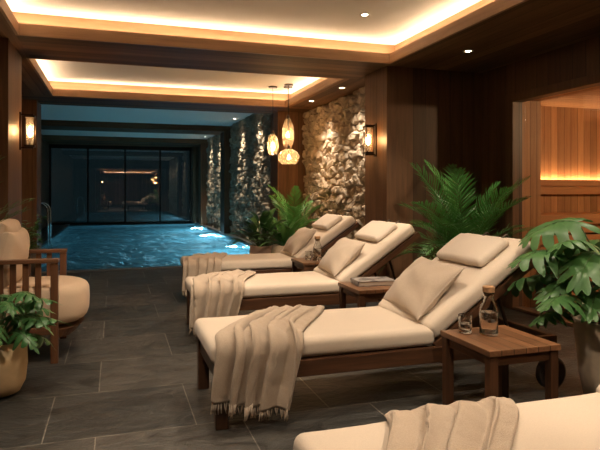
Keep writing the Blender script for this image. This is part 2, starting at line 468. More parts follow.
# ceilings: two coves (x0,x1,y0,y1)
C1 = (-.76, 2.65, -1.2, 5.22); C2 = (-.80, 2.5, 6.13, 8.42)
OFF = .13
def ring(mb_x, mb_y, c, t0, t1, z0, z1):
    """boards around a rectangle between offsets t0 and t1 outward"""
    x0, x1, y0, y1 = c
    mb_x.box(x0 - t1, x1 + t1, y1 + t0, y1 + t1, z0, z1); mb_x.box(x0 - t1, x1 + t1, y0 - t1, y0 - t0, z0, z1)
    mb_y.box(x0 - t1, x0 - t0, y0 - t0, y1 + t0, z0, z1); mb_y.box(x1 + t0, x1 + t1, y0 - t0, y1 + t0, z0, z1)
for i, c in enumerate((C1, C2)):
    fx, fy = MB(), MB()
    ring(fx, fy, c, 0, .025, ZS - .004, 2.595)
    ring(fx, fy, c, OFF, OFF + .03, 2.53, ZC)
    struct(fx.build('trim_%d' % (2 * i + 1), MT['fascia'])); struct(fy.build('trim_%d' % (2 * i + 2), MT['fascia_y']))
    x0, x1, y0, y1 = c
    struct(MB().box(x0 - OFF - .03, x1 + OFF + .03, y0 - OFF - .03, y1 + OFF + .03, ZC, ZC + .04).build('ceiling_cove', MT['plaster']))
    s = MB()
    a, b, z0, z1 = .050, .072, 2.586, 2.602
    s.box(x0 - b, x0 - a, y0 - a, y1 + a, z0, z1); s.box(x1 + a, x1 + b, y0 - a, y1 + a, z0, z1)
    s.box(x0 - b, x1 + b, y0 - b, y0 - a, z0, z1); s.box(x0 - b, x1 + b, y1 + a, y1 + b, z0, z1)
    struct(s.build('trim_light_strip', MT['led']))
E_ = ZS; T_ = ZS + .03
sx = MB()
sx.box(C1[0] - .025, C1[1] + .025, C1[3] + .0251, C2[2] - .0251, E_, T_)
sx.box(XL, 3.3, C2[3] + .0251, 9.2, E_, T_)
sx.box(XL, XR + .2, YB - .1, C1[2] - .0251, E_, T_)
struct(sx.build('ceiling_soffit', MT['soffit_x']))
sy = MB()
sy.box(C1[1] + .0251, XR + .2, C1[2] - .025, 5.5, E_, T_)
sy.box(C1[1] + .0251, 3.3, 5.5, C2[2] - .0251, E_, T_)
sy.box(C2[1] + .0251, 3.3, C2[2] - .0251, C2[3] + .025, E_, T_)
sy.box(XL, C1[0] - .0251, C1[2] - .025, C2[2], E_, T_)
sy.box(XL, C2[0] - .0251, C2[2], C2[3] + .025, E_, T_)
struct(sy.build('ceiling_side_soffit', MT['soffit_y']))
# roof slab closing everything above
struct(MB().box(XL - .3, 7.3, YB - .3, 9.2, 3.05, 3.1).box(XL - .3, 3.6, 9.2, 22.2, 3.05, 3.1).build('ceiling_slab', MT['darkpot']))
sbx('ceiling_pool_hall', MT['cool_plaster'], XL, 3.3, 9.3, 22, ZP, ZP + .04)
bm_ = MB(); bm_.box(XL, 3.3, 9.2, 9.32, ZS, ZP + .04)
bm_.box(XL, 3.3, 15.66, 16.7, 2.85, ZP); bm_.box(XL, 3.3, 19.9, 21.95, 2.85, ZP)
struct(bm_.build('ceiling_beam', MT['soffit_x']))

# walls
sbx('wall_left', MT['panel_y'], XL - .15, XL, YB, 9.2, 0, 2.6)
sbx('wall_left_pool', MT['panel_y'], XL - .15, XL, 9.2, 22, 0, 3.05)
sbx('wall_back', MT['panel_x'], XL - .15, 7.2, YB - .15, YB, 0, 2.6)
sbx('wall_corner', MT['panel_x'], 2.95, XR + .15, 5.36, 5.6, 0, ZS)
# right wall with the sauna opening y 2.0-4.86, top 2.12
OY0, OY1, OZ = 1.6, 4.86, 2.13
wr = MB(); wr.box(XR, XR + .16, YB, OY0, 0, ZS); wr.box(XR, XR + .16, OY1 + .02, 5.36, 0, ZS); wr.box(XR, XR + .16, OY0, OY1 + .02, OZ + .02, ZS)
lin = MB(); lin.box(XR + .04, XR + .36, OY1, OY1 + .74, 0, OZ + .09).box(XR + .04, XR + .36, OY0 - .5, OY0, 0, OZ + .09).box(XR + .161, XR + .36, OY0, OY1, OZ, OZ + .09)
struct(lin.build('trim_sauna_lining', MT['sauna_x']))
struct(wr.build('wall_right', MT['panel_y']))
# solid pillars
pm = MB(); pm.box(2.69, 2.95, 5.36, 5.9, 0, ZS); struct(pm.build('wall_pillar_right', MT['pillar_y']))
sbx('wall_pillar_left', MT['pillar_y'], XL, -.86, 5.37, 6.1, 0, ZS)
sbx('wall_column_right', MT['pillar_x'], 2.53, 3.25, 8.96, 9.42, 0, ZS)
sbx('wall_column_left', MT['pillar_x'], XL, -1.06, 8.9, 9.42, 0, ZS)
k = MB(); k.box(2.88, 3.25, 15.66, 16.25, .02, 2.86); k.box(2.84, 3.25, 19.85, 20.4, .02, 2.86); k.box(2.76, 3.25, 21.3, 21.9, .02, 2.86)
struct(k.build('wall_pool_column', MT['pillar_x']))
# door frame (sauna)
df = MB()
df.box(XR - .03, XR + .09, OY1 - .05, OY1 + .06, 0, OZ + .05).box(XR - .03, XR + .04, OY0 - .04, OY0 + .05, 0, OZ + .05)
df.box(XR - .03, XR + .09, OY0 + .05, OY1 - .05, OZ - .03, OZ + .05)
df.box(XR - .02, XR + .10, OY0 + .05, OY1 - .05, 0, .03)
struct(df.build('trim_sauna_door', MT['panel_x'], bevel=.004))
g = MB().box(XR + .12, XR + .132, OY0 + .05, OY1 - .05, .03, OZ - .03)
struct(g.build('door_1', MT['doorglass']))

# stone walls with real relief
def stone_wall(name, x, y0, y1, z0, z1, res, cw, chh, seed, depth=.09):
    rnd = random.Random(seed)
    nx = int((y1 - y0) / res) + 1; nz = int((z1 - z0) / res) + 1
    cells = {}
    def cell(i, j):
        if (i, j) not in cells:
            cells[(i, j)] = (i + .5 + rnd.uniform(-.42, .42) + (.5 if j % 2 else 0), j + .5 + rnd.uniform(-.40, .40),
                             rnd.uniform(.35, 1.), rnd.uniform(-.5, .5), rnd.uniform(-.5, .6), rnd.uniform(.75, 1.35))
        return cells[(i, j)]
    vs = []
    for b in range(nz):
        for a in range(nx):
            y = y0 + (y1 - y0) * a / (nx - 1); z = z0 + (z1 - z0) * b / (nz - 1)
            wx = noise.noise(Vector((y * 4, z * 4, seed))) * .35; wz = noise.noise(Vector((y * 4 + 9, z * 4, seed + 3))) * .35
            p = y / cw + wx; q = z / chh + wz
            best = []
            ip, iq = int(math.floor(p)), int(math.floor(q))
            for i in range(ip - 2, ip + 3):
                for j in range(iq - 1, iq + 2):
                    c = cell(i, j); dx = (p - c[0]) * c[5]; dz = (q - c[1])
                    d = (abs(dx) ** 2.5 + abs(dz) ** 2.5) ** .4
                    best.append((d, c, dx, dz))
            best.sort(key=lambda t: t[0])
            f1, f2 = best[0][0], best[1][0]; c = best[0][1]
            e = min(1, (f2 - f1) / .22); e = e ** .55
            h = e * (c[2] + .45 * c[3] * best[0][2] + .55 * c[4] * best[0][3]) + .22 * e * noise.noise(Vector((y * 13, z * 13, seed))) + .1 * noise.noise(Vector((y * 34, z * 34, seed)))
            vs.append((x - depth * h, y, z))
    fs = [(b * nx + a, (b + 1) * nx + a, (b + 1) * nx + a + 1, b * nx + a + 1) for b in range(nz - 1) for a in range(nx - 1)]
    m = MB(); m.add(vs, fs)
    m.box(x + .03, x + .16, y0, y1, z0, z1)
    o = m.build(name, MT['stone'])
    return struct(o)
stone_wall('wall_right_stone', 3.04, 5.86, 9.0, 0, ZS, .014, .20, .115, 3, .095)
stone_wall('wall_right_stone_pool', 3.14, 9.4, 15.7, 0, ZP, .028, .22, .14, 5, .13)
stone_wall('wall_right_stone_far', 3.14, 16.2, 21.5, 0, ZP, .045, .24, .16, 6, .12)

# glass wall at the pool's far end
wn = MB(); wn.box(XL, 3.1, 21.9, 21.912, .05, 2.85)
struct(wn.build('window_1', MT['farglass']))
fr = MB()
for x in (-2.17, -.92, .36, 1.61, 2.72): fr.box(x - .03, x + .03, 21.86, 21.95, 0, 2.85)
fr.box(XL, 3.1, 21.86, 21.95, 0, .07); fr.box(XL, 3.1, 21.86, 21.95, 2.72, 2.86)
struct(fr.build('trim_window_frame', MT['black']))
sbx('floor_terrace', MT['darkpot'], XL - .3, 3.6, 22.0, 26.5, -.2, -.1)

# sauna
SX = 7.1
sbx('wall_sauna_back', MT['sauna_v'], XR + .16, SX, 5.6, 5.7, 0, 2.3)
sbx('wall_sauna_side', MT['sauna_y'], SX, SX + .1, .8, 5.7, 0, 2.3)
sbx('wall_sauna_front', MT['sauna_v'], XR + .16, SX, .8, .9, 0, 2.3)
sbx('ceiling_sauna', MT['sauna_c'], XR + .16, SX, .8, 5.6, 2.22, 2.3)
bn = thing('sauna_bench', 'two-tier orange-brown timber bench inside the lit sauna', 'bench', (XR + .38, 5.6, 0))
L = SX - XR - .40
m = MB()
for q in range(6): m.box(0, L, -.62 + q * .10, -.53 + q * .10, .90, .94)
m.box(0, L, -.65, -.62, .84, .945)
m.build('upper_seat', MT['sauna_b'], bn, bevel=.004)
m = MB()
for q in range(4): m.box(0, L, -1.05 + q * .1, -.96 + q * .1, .42, .455)
m.box(0, L, -1.08, -1.05, .36, .46)
m.build('lower_seat', MT['sauna_b'], bn, bevel=.004)
m = MB()
for q in range(3): m.box(0, L, -1.04, -1.015, .03 + q * .11, .125 + q * .11)
m.build('kick_board', MT['sauna_b'], bn, bevel=.004)
m = MB()
for q in range(3): m.box(0, L, -.6, -.58, .50 + q * .12, .60 + q * .12)
m.build('riser_board', MT['sauna_b'], bn, bevel=.004)
for xx in (.03, 1.0, 2.0, L - .07): MB().box(xx, xx + .05, -.57, -.03, 0, .9).build('bench_support', MT['sauna_b'], bn)
m = MB(); m.box(0, L, -.07, -.045, 1.262, 1.335); m.box(0, L, -.07, -.045, 1.16, 1.252); m.box(0, L, -.046, -.012, 1.16, 1.301)
for xx in (.3, 1.3, 2.3): m.box(xx, xx + .05, -.045, 0, 1.16, 1.30)
m.build('back_rail', MT['sauna_b'], bn, bevel=.003)
MB().box(0, L, -.040, -.015, 1.303, 1.312).build('light_strip', MT['led_sauna'], bn)

# ------------------------------------------------------------------ lamps
def spot(name, loc, energy, size=60, blend=.6, col=(1., .81, .62), rad=.04, target=None, parent=None):
    l = bpy.data.lights.new(name, 'SPOT'); l.energy = energy; l.spot_size = R(size); l.spot_blend = blend; l.color = col; l.shadow_soft_size = rad
    o = bpy.data.objects.new(name, l); COL.objects.link(o); o.location = loc
    if target is not None:
        o.rotation_euler = (Vector(target) - Vector(loc)).to_track_quat('-Z', 'Y').to_euler()
    if parent is not None:
        o.parent = parent; o.location = Vector(loc) - parent.location
    return o
def point(name, loc, energy, col, rad=.03, parent=None):
    l = bpy.data.lights.new(name, 'POINT'); l.energy = energy; l.color = col; l.shadow_soft_size = rad
    o = bpy.data.objects.new(name, l); COL.objects.link(o); o.location = loc
    if parent is not None:
        o.parent = parent; o.location = Vector(loc) - parent.location
    return o

dl_mesh = {}
def downlight(x, y, z, energy, label, size=75, tilt=(0, 0), col=(1., .81, .62), blend=.6, group=None, rad=.05):
    t = thing('ceiling_downlight', label, 'downlight', (x, y, z), 0, group)
    MB().lathe([(.025, -.002), (.045, -.006), (.050, -.003), (.050, 0)], 20).build('trim_ring', MT['white'], t, smooth=True)
    MB().lathe([(0.0001, -.003), (.025, -.003)], 16).build('lens', MT['lens'], t)
    spot('lamp', (x, y, z - .03), energy, size, blend, col, rad, (x + tilt[0], y + tilt[1], 0), t)
    return t
# visible ones in the lounge
downlight(2.05, 4.5, ZC, 75, 'recessed downlight in the white ceiling nearest the wooden beam', 80, (-.5, .2))
downlight(3.12, 4.55, ZS, 60, 'recessed downlight in the dark wood soffit above the large palm', 55, (.05, .15), (1., .85, .62))
downlight(2.72, 6.66, ZS, 75, 'recessed soffit downlight above the stone wall, nearest the lantern pillar', 80, (.30, 0), blend=.9)
downlight(2.70, 7.77, ZS, 75, 'recessed soffit downlight above the stone wall, nearest the glass pendants', 80, (.32, 0), blend=.9)
# the rest of the cove's downlights, out of the frame, plus added fill spots
for x, y, e in ((.55, 3.6, 42), (1.4, 2.9, 58), (2.0, 1.6, 66), (.5, 1.2, 34), (1.3, .2, 34)):
    downlight(x, y, ZC, e, 'recessed downlight in the near white ceiling, above the picture', 85, (0, .1), group='downlights above the near loungers')
for x in (.6, 1.6, 2.3):  # unseen spots added to brighten the far loungers
    downlight(x, 3.1, ZC, 90, 'added unseen fill downlight in the near white ceiling, turned towards the far loungers, above the picture', 46, (-.15, 3.1), group='added fill downlights above the near loungers')
for x, y in ((-.2, 3.2), (-.1, 1.6)):
    downlight(x, y, ZC, 55, 'recessed downlight in the near white ceiling on the armchair side, above the picture', 85, (-.2, .9), group='downlights on the armchair side')
downlight(3.25, 2.6, ZS, 30, 'recessed soffit downlight beside the sauna door, above the picture', 80, (-.3, .1))
downlight(-1.35, 7.2, ZS, 30, 'added unseen soffit downlight brightening the bushy shrub, left of the picture', 80, (.3, .6))  # added out of view to brighten the dark shrub
downlight(1.0, .3, ZC, 70, 'added unseen fill downlight in the near white ceiling, turned towards the monstera, above the picture', 50, (1.7, 2.3))  # unseen spot added to light the monstera and its pot
# pool hall, along the stone
COOL = (1., .86, .66)
for y, lab in ((10.4, 'pool hall downlight over the stone, closest to the pendants'), (12.2, 'pool hall downlight over the stone, second from the pendants'),
               (14.0, 'pool hall downlight over the stone, just before the dark beam'), (17.2, 'pool hall downlight just beyond the dark beam'), (18.9, 'pool hall downlight nearest the far glass wall')):
    downlight(2.84, y, ZP, 120, lab, 62, (.18, 0), COOL, .8)

# underwater lamps
for y, lab in ((12.9, 'glowing underwater lamp on the right pool side, nearest the stone ledge plants'), (16.4, 'glowing underwater lamp, middle of the right pool side'), (19.6, 'glowing underwater lamp on the right pool side, nearest the far glass')):
    t = thing('pool_lamp', lab, 'pool light', (PX1, y, -.24))
    MB().lathe([(.09, 0), (.12, .012), (.13, .03)], 20).build('lamp_rim', MT['chrome'], t, smooth=True).rotation_euler = (0, -PI / 2, 0)
    MB().lathe([(.0001, .02), (.04, .018), (.055, .01)], 20).build('lamp_lens', MT['uw'], t, smooth=True).rotation_euler = (0, -PI / 2, 0)
    point('lamp', (PX1 - .3, y, -.35), 88, (.66, .88, 1.), .03, t)
# added unseen lamp on the sauna ceiling, brightens the bench rails
t = thing('sauna_fill_lamp', 'added unseen warm fill lamp on the sauna ceiling, right of the picture', 'fill lamp', (5.6, 3.0, 2.22))
MB().lathe([(.0001, -.04), (.09, -.035), (.11, -.01), (.11, 0)], 24).build('diffuser', MT['lens'], t, smooth=True)
MB().lathe([(.115, -.012), (.125, -.012), (.125, 0)], 24).build('rim', MT['bronze'], t, smooth=True)
point('lamp', (5.6, 3.0, 2.1), 75, (1., .68, .38), .08, t)

# wall lanterns
def sconce(name, loc, rz, label):
    t = thing('wall_lantern', label, 'wall lamp', loc, rz)    # +x is away from the wall, z centre
    bx('back_plate', MT['bronze'], 0, .014, -.03, .03, -.18, .18, t, .003)
    for z in (.150, -.165): MB().box(.014, .12, -.012, .012, z, z + .015).build('bracket', MT['bronze'], t)
    m = MB(); m.box(.045, .135, -.045, .045, .132, .150); m.box(.045, .135, -.045, .045, -.150, -.132)
    for a in (.047, .128):
        for b in (-.043, .038): m.box(a, a + .005, b, b + .005, -.132, .132)
    m.build('cage', MT['bronze'], t)
    MB().lathe([(.034, -.13), (.034, .13)], 20, (.09, 0, 0)).build('glass_tube', MT['lantern'], t, smooth=True)
    MB().lathe([(.001, -.06), (.014, -.045), (.018, -.015), (.014, .02), (.006, .05), (.001, .06)], 14, (.09, 0, 0)).build('bulb', MT['bulb'], t, smooth=True)
    MB().lathe([(.012, -.13), (.012, -.055)], 12, (.09, 0, 0)).build('lamp_holder', MT['bronze'], t, smooth=True)
    l = point('lamp', (0, 0, 0), 7.5, (1., .58, .26), .03); l.parent = t; l.location = (.10, 0, 0)
    return t
sconce('r', (2.69, 5.62, 1.75), PI, 'lit bronze glass wall lantern on the wooden pillar right of the stone wall')
sconce('l', (-.86, 5.98, 1.77), 0, 'lit bronze glass wall lantern on the left wooden pillar')

# pendants
def pendant(x, y, ztop, zbot, rmax, squash, label, zc=ZC):
    t = thing('glass_pendant_lamp', label, 'pendant lamp', (x, y, zc), 0)
    MB().lathe([(.0001, 0), (.065, 0), (.065, -.02), (.0001, -.025)][::-1], 24).build('ceiling_rose', MT['bronze'], t, smooth=False)
    a, b = ztop - zc, zbot - zc
    MB().tube([(0, 0, -.02), (0, 0, a + .03)], .004, 6).build('cord', MT['black'], t)
    MB().lathe([(.0001, a + .05), (.018, a + .045), (.026, a + .01), (.028, a - .02)][::-1], 16).build('lamp_cap', MT['bronze'], t, smooth=True)
    pr = []
    for i in range(19):
        s = i / 18; z = a + (b - a) * s
        prof = math.sin(PI * (.03 + .85 * s))
        pr.append((max(.028, rmax * max(0, prof) ** .55), z))
    MB().lathe(pr[::-1], 32, facet=lambda r, z, w: r * (1 + .025 * math.cos(16 * w))).build('glass_shade', MT['amber'], t, smooth=True)
    zc_ = (a * .45 + b * .55)
    MB().lathe([(.001, zc_ - .035), (.014, zc_ - .025), (.019, zc_ - .005), (.013, zc_ + .02), (.009, zc_ + .04)], 16).build('bulb', MT['bulb'], t, smooth=True)
    MB().tube([(0, 0, a), (0, 0, zc_ + .055)], .010, 8).build('lamp_holder', MT['bronze'], t)
    l = point('lamp', (0, 0, 0), 8.5, (1., .66, .36), .03); l.parent = t; l.location = (0, 0, zc_)
pendant(2.19, 8.02, 2.03, 1.73, .085, 1., 'smallest amber glass pendant, hanging left of the other two')
pendant(2.40, 7.95, 2.26, 1.83, .085, 1., 'tall narrow amber glass pendant, highest of the three')
pendant(2.36, 7.78, 1.80, 1.58, .150, 1., 'wide squat amber glass pendant, lowest of the three')

# ------------------------------------------------------------------ loungers
def pillow_mesh(w, d, h, wr=.006, seed=0, n=22, pinch=.07, sharp=.45, m=None):
    """w along x, d along y, thickness h along z, centred; corners pulled out"""
    mb = m or MB(); vs = []; fs = []; wr *= 1.5
    for side in (1, -1):
        for j in range(n + 1):
            for i in range(n + 1):
                u = -1 + 2 * i / n; v = -1 + 2 * j / n
                uu = math.sin(u * PI / 2); vv = math.sin(v * PI / 2)
                x = uu * w / 2 * (1 - pinch * (1 - vv * vv)); y = vv * d / 2 * (1 - pinch * (1 - uu * uu))
                t = (max(0, 1 - uu * uu) * max(0, 1 - vv * vv)) ** sharp
                z = side * h / 2 * t
                nn = noise.noise(Vector((x * 7 + seed, y * 7, side * 3 + seed)))
                ang = math.atan2(vv, uu)
                wrk = math.sin(ang * 9 + seed + 3 * nn) * (uu * uu + vv * vv) * .5 * (t ** .5)
                z += side * (wr * nn * 3 * t + wr * wrk)
                vs.append((x, y, z))
    k = (n + 1) ** 2
    for j in range(n):
        for i in range(n):
            a = j * (n + 1) + i
            fs.append((a, a + 1, a + n + 2, a + n + 1)); fs.append((k + a, k + a + n + 1, k + a + n + 2, k + a + 1))
    mb.add(vs, fs); return mb

def seam_loop(w, d, pinch, r, n=16):
    pts = []
    for k in range(4):
        for i in range(n):
            s = -1 + 2 * i / n
            u, v = [(s, -1), (1, s), (-s, 1), (-1, -s)][k]
            uu = math.sin(u * PI / 2); vv = math.sin(v * PI / 2)
            pts.append((uu * w / 2 * (1 - pinch * (1 - vv * vv)), vv * d / 2 * (1 - pinch * (1 - uu * uu)), 0))
    return MB().tube(pts, r, 6, closed=True)

W2 = .345     # half width of a lounger
HX = 1.26     # hinge
ANG = math.atan2(.45, .67)
def make_lounger(label, loc):
    t = thing('sun_lounger', label, 'sun lounger', loc, 0)
    # side rails and cross rails of the bed frame
    for s in (-1, 1):
        y = s * (W2 - .02)
        bx('side_rail', MT['teak'], .03, 2.12, y - .02, y + .02, .225, .315, t, .006)
    for x in (.03, 2.08):
        bx('end_rail', MT['teak_y'], x, x + .04, -W2 + .041, W2 - .041, .225, .315, t, .006)
    m = MB()
    for q in range(14): m.box(.09 + q * .085, .155 + q * .085, -W2 + .04, W2 - .04, .285, .305)
    m.build('bed_slats', MT['teak_y'], t)
    for s in (-1, 1):
        y = s * (W2 - .035)
        bx('leg', MT['teak_z'], .02, .085, y - .03, y + .03, 0, .32, t, .006)
        bx('leg', MT['teak_z'], 1.70, 1.76, y * .9 - .028, y * .9 + .028, 0, .23, t, .006)
        w = MB().lathe([(.0001, -.025), (.085, -.025), (.098, -.018), (.098, .018), (.085, .025), (.0001, .025)], 28).build('wheel', MT['rubber'], t, smooth=False)
        w.rotation_euler = (PI / 2, 0, 0); w.location = (2.06, s * (W2 + .012), .098)
        h_ = MB().lathe([(.0001, -.03), (.018, -.03), (.018, .03), (.0001, .03)], 12).build('hub', MT['bronze'], w)
        bx('wheel_bracket', MT['teak_z'], 2.03, 2.09, s * (W2 - .04) - .015, s * (W2 - .04) + .015, .08, .226, t, .004)
    # mattress, flat part
    mat = rounded('mattress', MT['cream'], 0, HX + .02, -W2 + .003, W2 - .003, .318, .425, .038, t, crown=.004, wob=.004, subdiv=(16, 8))
    
    # back part, pivoting at the hinge
    piv = bpy.data.objects.new('backrest', MB().box(0, .86, -W2 + .06, W2 - .06, -.03, -.008).build('tmp', MT['teak']).data)
    bpy.data.objects.remove(bpy.data.objects['tmp'])
    COL.objects.link(piv); piv.parent = t; piv.location = (HX, 0, .335); piv.rotation_euler = (0, -ANG, 0)
    for s in (-1, 1):
        y = s * (W2 - .03)
        bx('backrest_rail', MT['teak'], .0, .90, y - .02, y + .02, -.055, -.006, piv, .005)
    bx('backrest_top_rail', MT['teak_y'], .86, .90, -W2 + .05, W2 - .05, -.055, -.006, piv, .005)
    rounded('back_cushion', MT['cream'], 0.015, .885, -W2 + .003, W2 - .003, 0, .105, .038, piv, crown=.006, wob=.006, subdiv=(12, 8))
    # props
    for s in (-1, 1):
        MB().tube([(HX + .5, s * .22, .335 + .5 * math.tan(ANG) - .05), (HX + .62, s * .22, .27)], .012, 8).build('prop', MT['bronze'], t)
    # head pillow and straps
    hp = rounded('head_pillow', MT['pad'], .54, .80, -.25, .25, .108, .165, .027, piv, crown=.012, wob=.008, subdiv=(8, 10))
    for s in (-1, 1):
        m = MB(); m.box(.79, .893, s * .10 - .009, s * .10 + .009, .106, .111); m.box(.888, .892, s * .10 - .009, s * .10 + .009, 0, .111)
        m.build('strap', MT['strap'], hp)
    return t
LG = {
 4: ('cream-cushioned teak sun lounger nearest the camera, a crumpled throw on its foot', (.54, 1.42, 0)),
 3: ('cream-cushioned teak sun lounger with the fringed throw, behind the table with the full carafe', (.46, 3.18, 0)),
 2: ('cream-cushioned teak sun lounger beside the table with the book', (.60, 4.90, 0)),
 1: ('cream-cushioned teak sun lounger farthest away, nearest the pool', (.74, 6.56, 0))}
base = make_lounger(*LG[3])
for k in (4, 2, 1): dup(base, LG[k][1], 0, LG[k][0])

# scatter cushions
def cushion(x, y, z, w, d, h, ang, rz, label, seed):
    t = thing('scatter_cushion', label, 'cushion', (x, y, z), 0, None)
    o = pillow_mesh(w, d, h, .006, seed).build('cover', MT['linen'], t, smooth=True)
    p = seam_loop(w, d, .07, .0035).build('piping', MT['linen'], t, smooth=True)
    e = (Matrix.Rotation(rz, 4, 'Z') @ Matrix.Rotation(-ang, 4, 'Y')).to_euler()
    o.rotation_euler = e; p.rotation_euler = e
    return t
cushion(1.845, 3.21, .60, .41, .60, .17, R(45), R(-6), 'taupe linen cushion leaning on the backrest beside the full carafe', 1)
cushion(1.985, 4.90, .60, .41, .56, .17, R(45), R(-4), 'taupe linen cushion leaning on the backrest behind the book table', 5)
cushion(2.115, 6.55, .60, .41, .52, .17, R(45), R(-4), 'taupe linen cushion leaning on the farthest lounger backrest', 9)

# throws
def throw(name, label, ox, oy, start, edge, bot, ys, hang, k, A, seed, fringe=True, nx=110, nt=80, zt=.432, wy=W2):
    """start/edge/bot: x ranges (lounger-local) at the far end, at the near mattress edge and at the hem; ys: far y range; hang: z of the hem at both ends"""
    t = thing('throw_blanket', label, 'throw', (ox, oy, 0), 0)
    rnd = random.Random(seed)
    ph = [rnd.uniform(0, 6.28) for _ in range(8)]
    def P(s, v):
        # v 0..1 ; top portion to .5, rounding, hang
        y_far = ys[0] + (ys[1] - ys[0]) * s
        y_edge = -wy - .012
        R_ = .05
        L1 = (y_far - (y_edge + R_)); L2 = R_ * PI / 2
        zb = hang[0] + (hang[1] - hang[0]) * s; L3 = (zt - R_) - zb
        Lt = L1 + L2 + L3; l = v * Lt
        a = l / Lt
        if l < L1: y = y_far - l; z = zt; n = Vector((0, 0, 1))
        elif l < L1 + L2:
            w = (l - L1) / R_; y = y_edge + R_ - math.sin(w) * R_; z = zt - R_ + math.cos(w) * R_; n = Vector((0, -math.sin(w), math.cos(w)))
        else: y = y_edge; z = zt - R_ - (l - L1 - L2); n = Vector((0, -1, 0))
        m1 = L1 / Lt
        if a < m1:
            q = a / m1; q = q * q * (3 - 2 * q) * .5 + q * .5
            xa = start[0] + (edge[0] - start[0]) * q; xb = start[1] + (edge[1] - start[1]) * q
        else:
            q = (a - m1) / (1 - m1); xa = edge[0] + (bot[0] - edge[0]) * q; xb = edge[1] + (bot[1] - edge[1]) * q
        wv = .05 * noise.noise(Vector((a * 2.2, s * 2.5, seed)))
        x = xa + (xb - xa) * (s + wv * .8)
        f = k * 2 * PI * (s + .09 * noise.noise(Vector((s * 3, a * 1.6, seed + 7)))) + ph[0] + .5 * a
        fold = abs(math.sin(f / 2)) ** .9
        fold2 = .5 + .5 * math.sin(f * 1.7 + ph[1] + a * 2)
        amp = A * (.75 + .35 * math.sin(a * 3 + ph[2]) + .25 * noise.noise(Vector((s * 4, a * 3, seed))))
        amp *= min(1., .25 + 7 * v) * min(1, .35 + 6 * min(s, 1 - s))
        lift = amp * (fold * .8 + .18 * fold2) + .004 + .008 * abs(noise.noise(Vector((s * 9, a * 9, seed)))) + .003 * noise.noise(Vector((s * 30, a * 22, seed)))
        # side lean of ridge to give overhanging folds
        x += .55 * amp * math.sin(f + .6)
        p = Vector((x, y, z)) + n * lift
        if p.z < .012: p.z = .012
        return p
    vs = [P(i / nx, j / nt) for j in range(nt + 1) for i in range(nx + 1)]
    fs = [(j * (nx + 1) + i, (j + 1) * (nx + 1) + i, (j + 1) * (nx + 1) + i + 1, j * (nx + 1) + i + 1) for j in range(nt) for i in range(nx)]
    m = MB(); m.add(vs, fs)
    o = m.build('cloth', MT['throw'], t, smooth=True)
    sd = o.modifiers.new('thick', 'SOLIDIFY'); sd.thickness = .007; sd.offset = 1
    # rolled hem along both long sides
    for s in (0., 1.): MB().tube([P(s, j / nt) for j in range(nt + 1)], .006, 6).build('side_hem', MT['throw'], t, smooth=True)
    if fringe:
        fm = MB()
        for q in range(70):
            s = (q + .5) / 70; b = P(s, 1.); rr = rnd
            dx = rr.uniform(-.012, .012); ln = rr.uniform(.035, .06)
            p1 = b + Vector((dx * .4, rr.uniform(-.004, .004), -ln * .5)); p2 = b + Vector((dx, rr.uniform(-.01, .006), -ln))
            p1.z = max(p1.z, .006); p2.z = max(p2.z, .005)
            fm.tube([b + Vector((0, 0, .008)), p1, p2], [.0045, .0038, .0022], 5)
        fm.build('fringe', MT['throw'], t, smooth=True)
    return t
throw('t3', 'taupe fringed throw trailing down to the floor beside the drinks table lounger', .46, 3.18, (.42, .84), (.03, .47), (.0, .40), (.325, .335), (.165, .075), 4.4, .070, 11)
throw('t2', 'taupe throw draped over the foot of the book table lounger', .60, 4.90, (.28, .66), (-.02, .40), (-.04, .30), (.325, .33), (.12, .12), 4.2, .066, 23)
throw('t1', 'taupe throw draped over the foot of the lounger nearest the pool', .74, 6.56, (.16, .56), (-.03, .38), (-.05, .30), (.325, .33), (.12, .14), 4.3, .064, 37)
throw('t4', 'crumpled taupe throw heaped on the foreground lounger', .54, 1.42, (.33, .82), (.0, .36), (-.03, .30), (.325, .325), (.16, .12), 3.8, .058, 51)

# ------------------------------------------------------------------ side tables
def make_table(label, loc):
    t = thing('side_table', label, 'side table', loc, 0)
    a, b = .205, .215
    bx('tabletop', MT['slats'], -a, a, -b, b, .422, .45, t, .003)
    for sx_ in (-1, 1):
        for sy_ in (-1, 1):
            bx('leg', MT['teak_z'], sx_ * (a - .03) - .022, sx_ * (a - .03) + .022, sy_ * (b - .03) - .022, sy_ * (b - .03) + .022, 0, .422, t, .003)
        bx('apron', MT['teak_y'], sx_ * (a - .03) - .009, sx_ * (a - .03) + .009, -b + .053, b - .053, .372, .4215, t, .002)
    for sy_ in (-1, 1):
        bx('apron', MT['teak'], -a + .053, a - .053, sy_ * (b - .03) - .009, sy_ * (b - .03) + .009, .372, .4215, t, .002)
    return t
tb = make_table('square slatted teak side table holding a carafe and tumbler, nearest the camera', (1.87, 2.47, 0))
dup(tb, (1.95, 4.15, 0), 0, 'square teak side table holding a book')
dup(tb, (2.07, 5.85, 0), 0, 'square teak side table between the two farthest loungers')

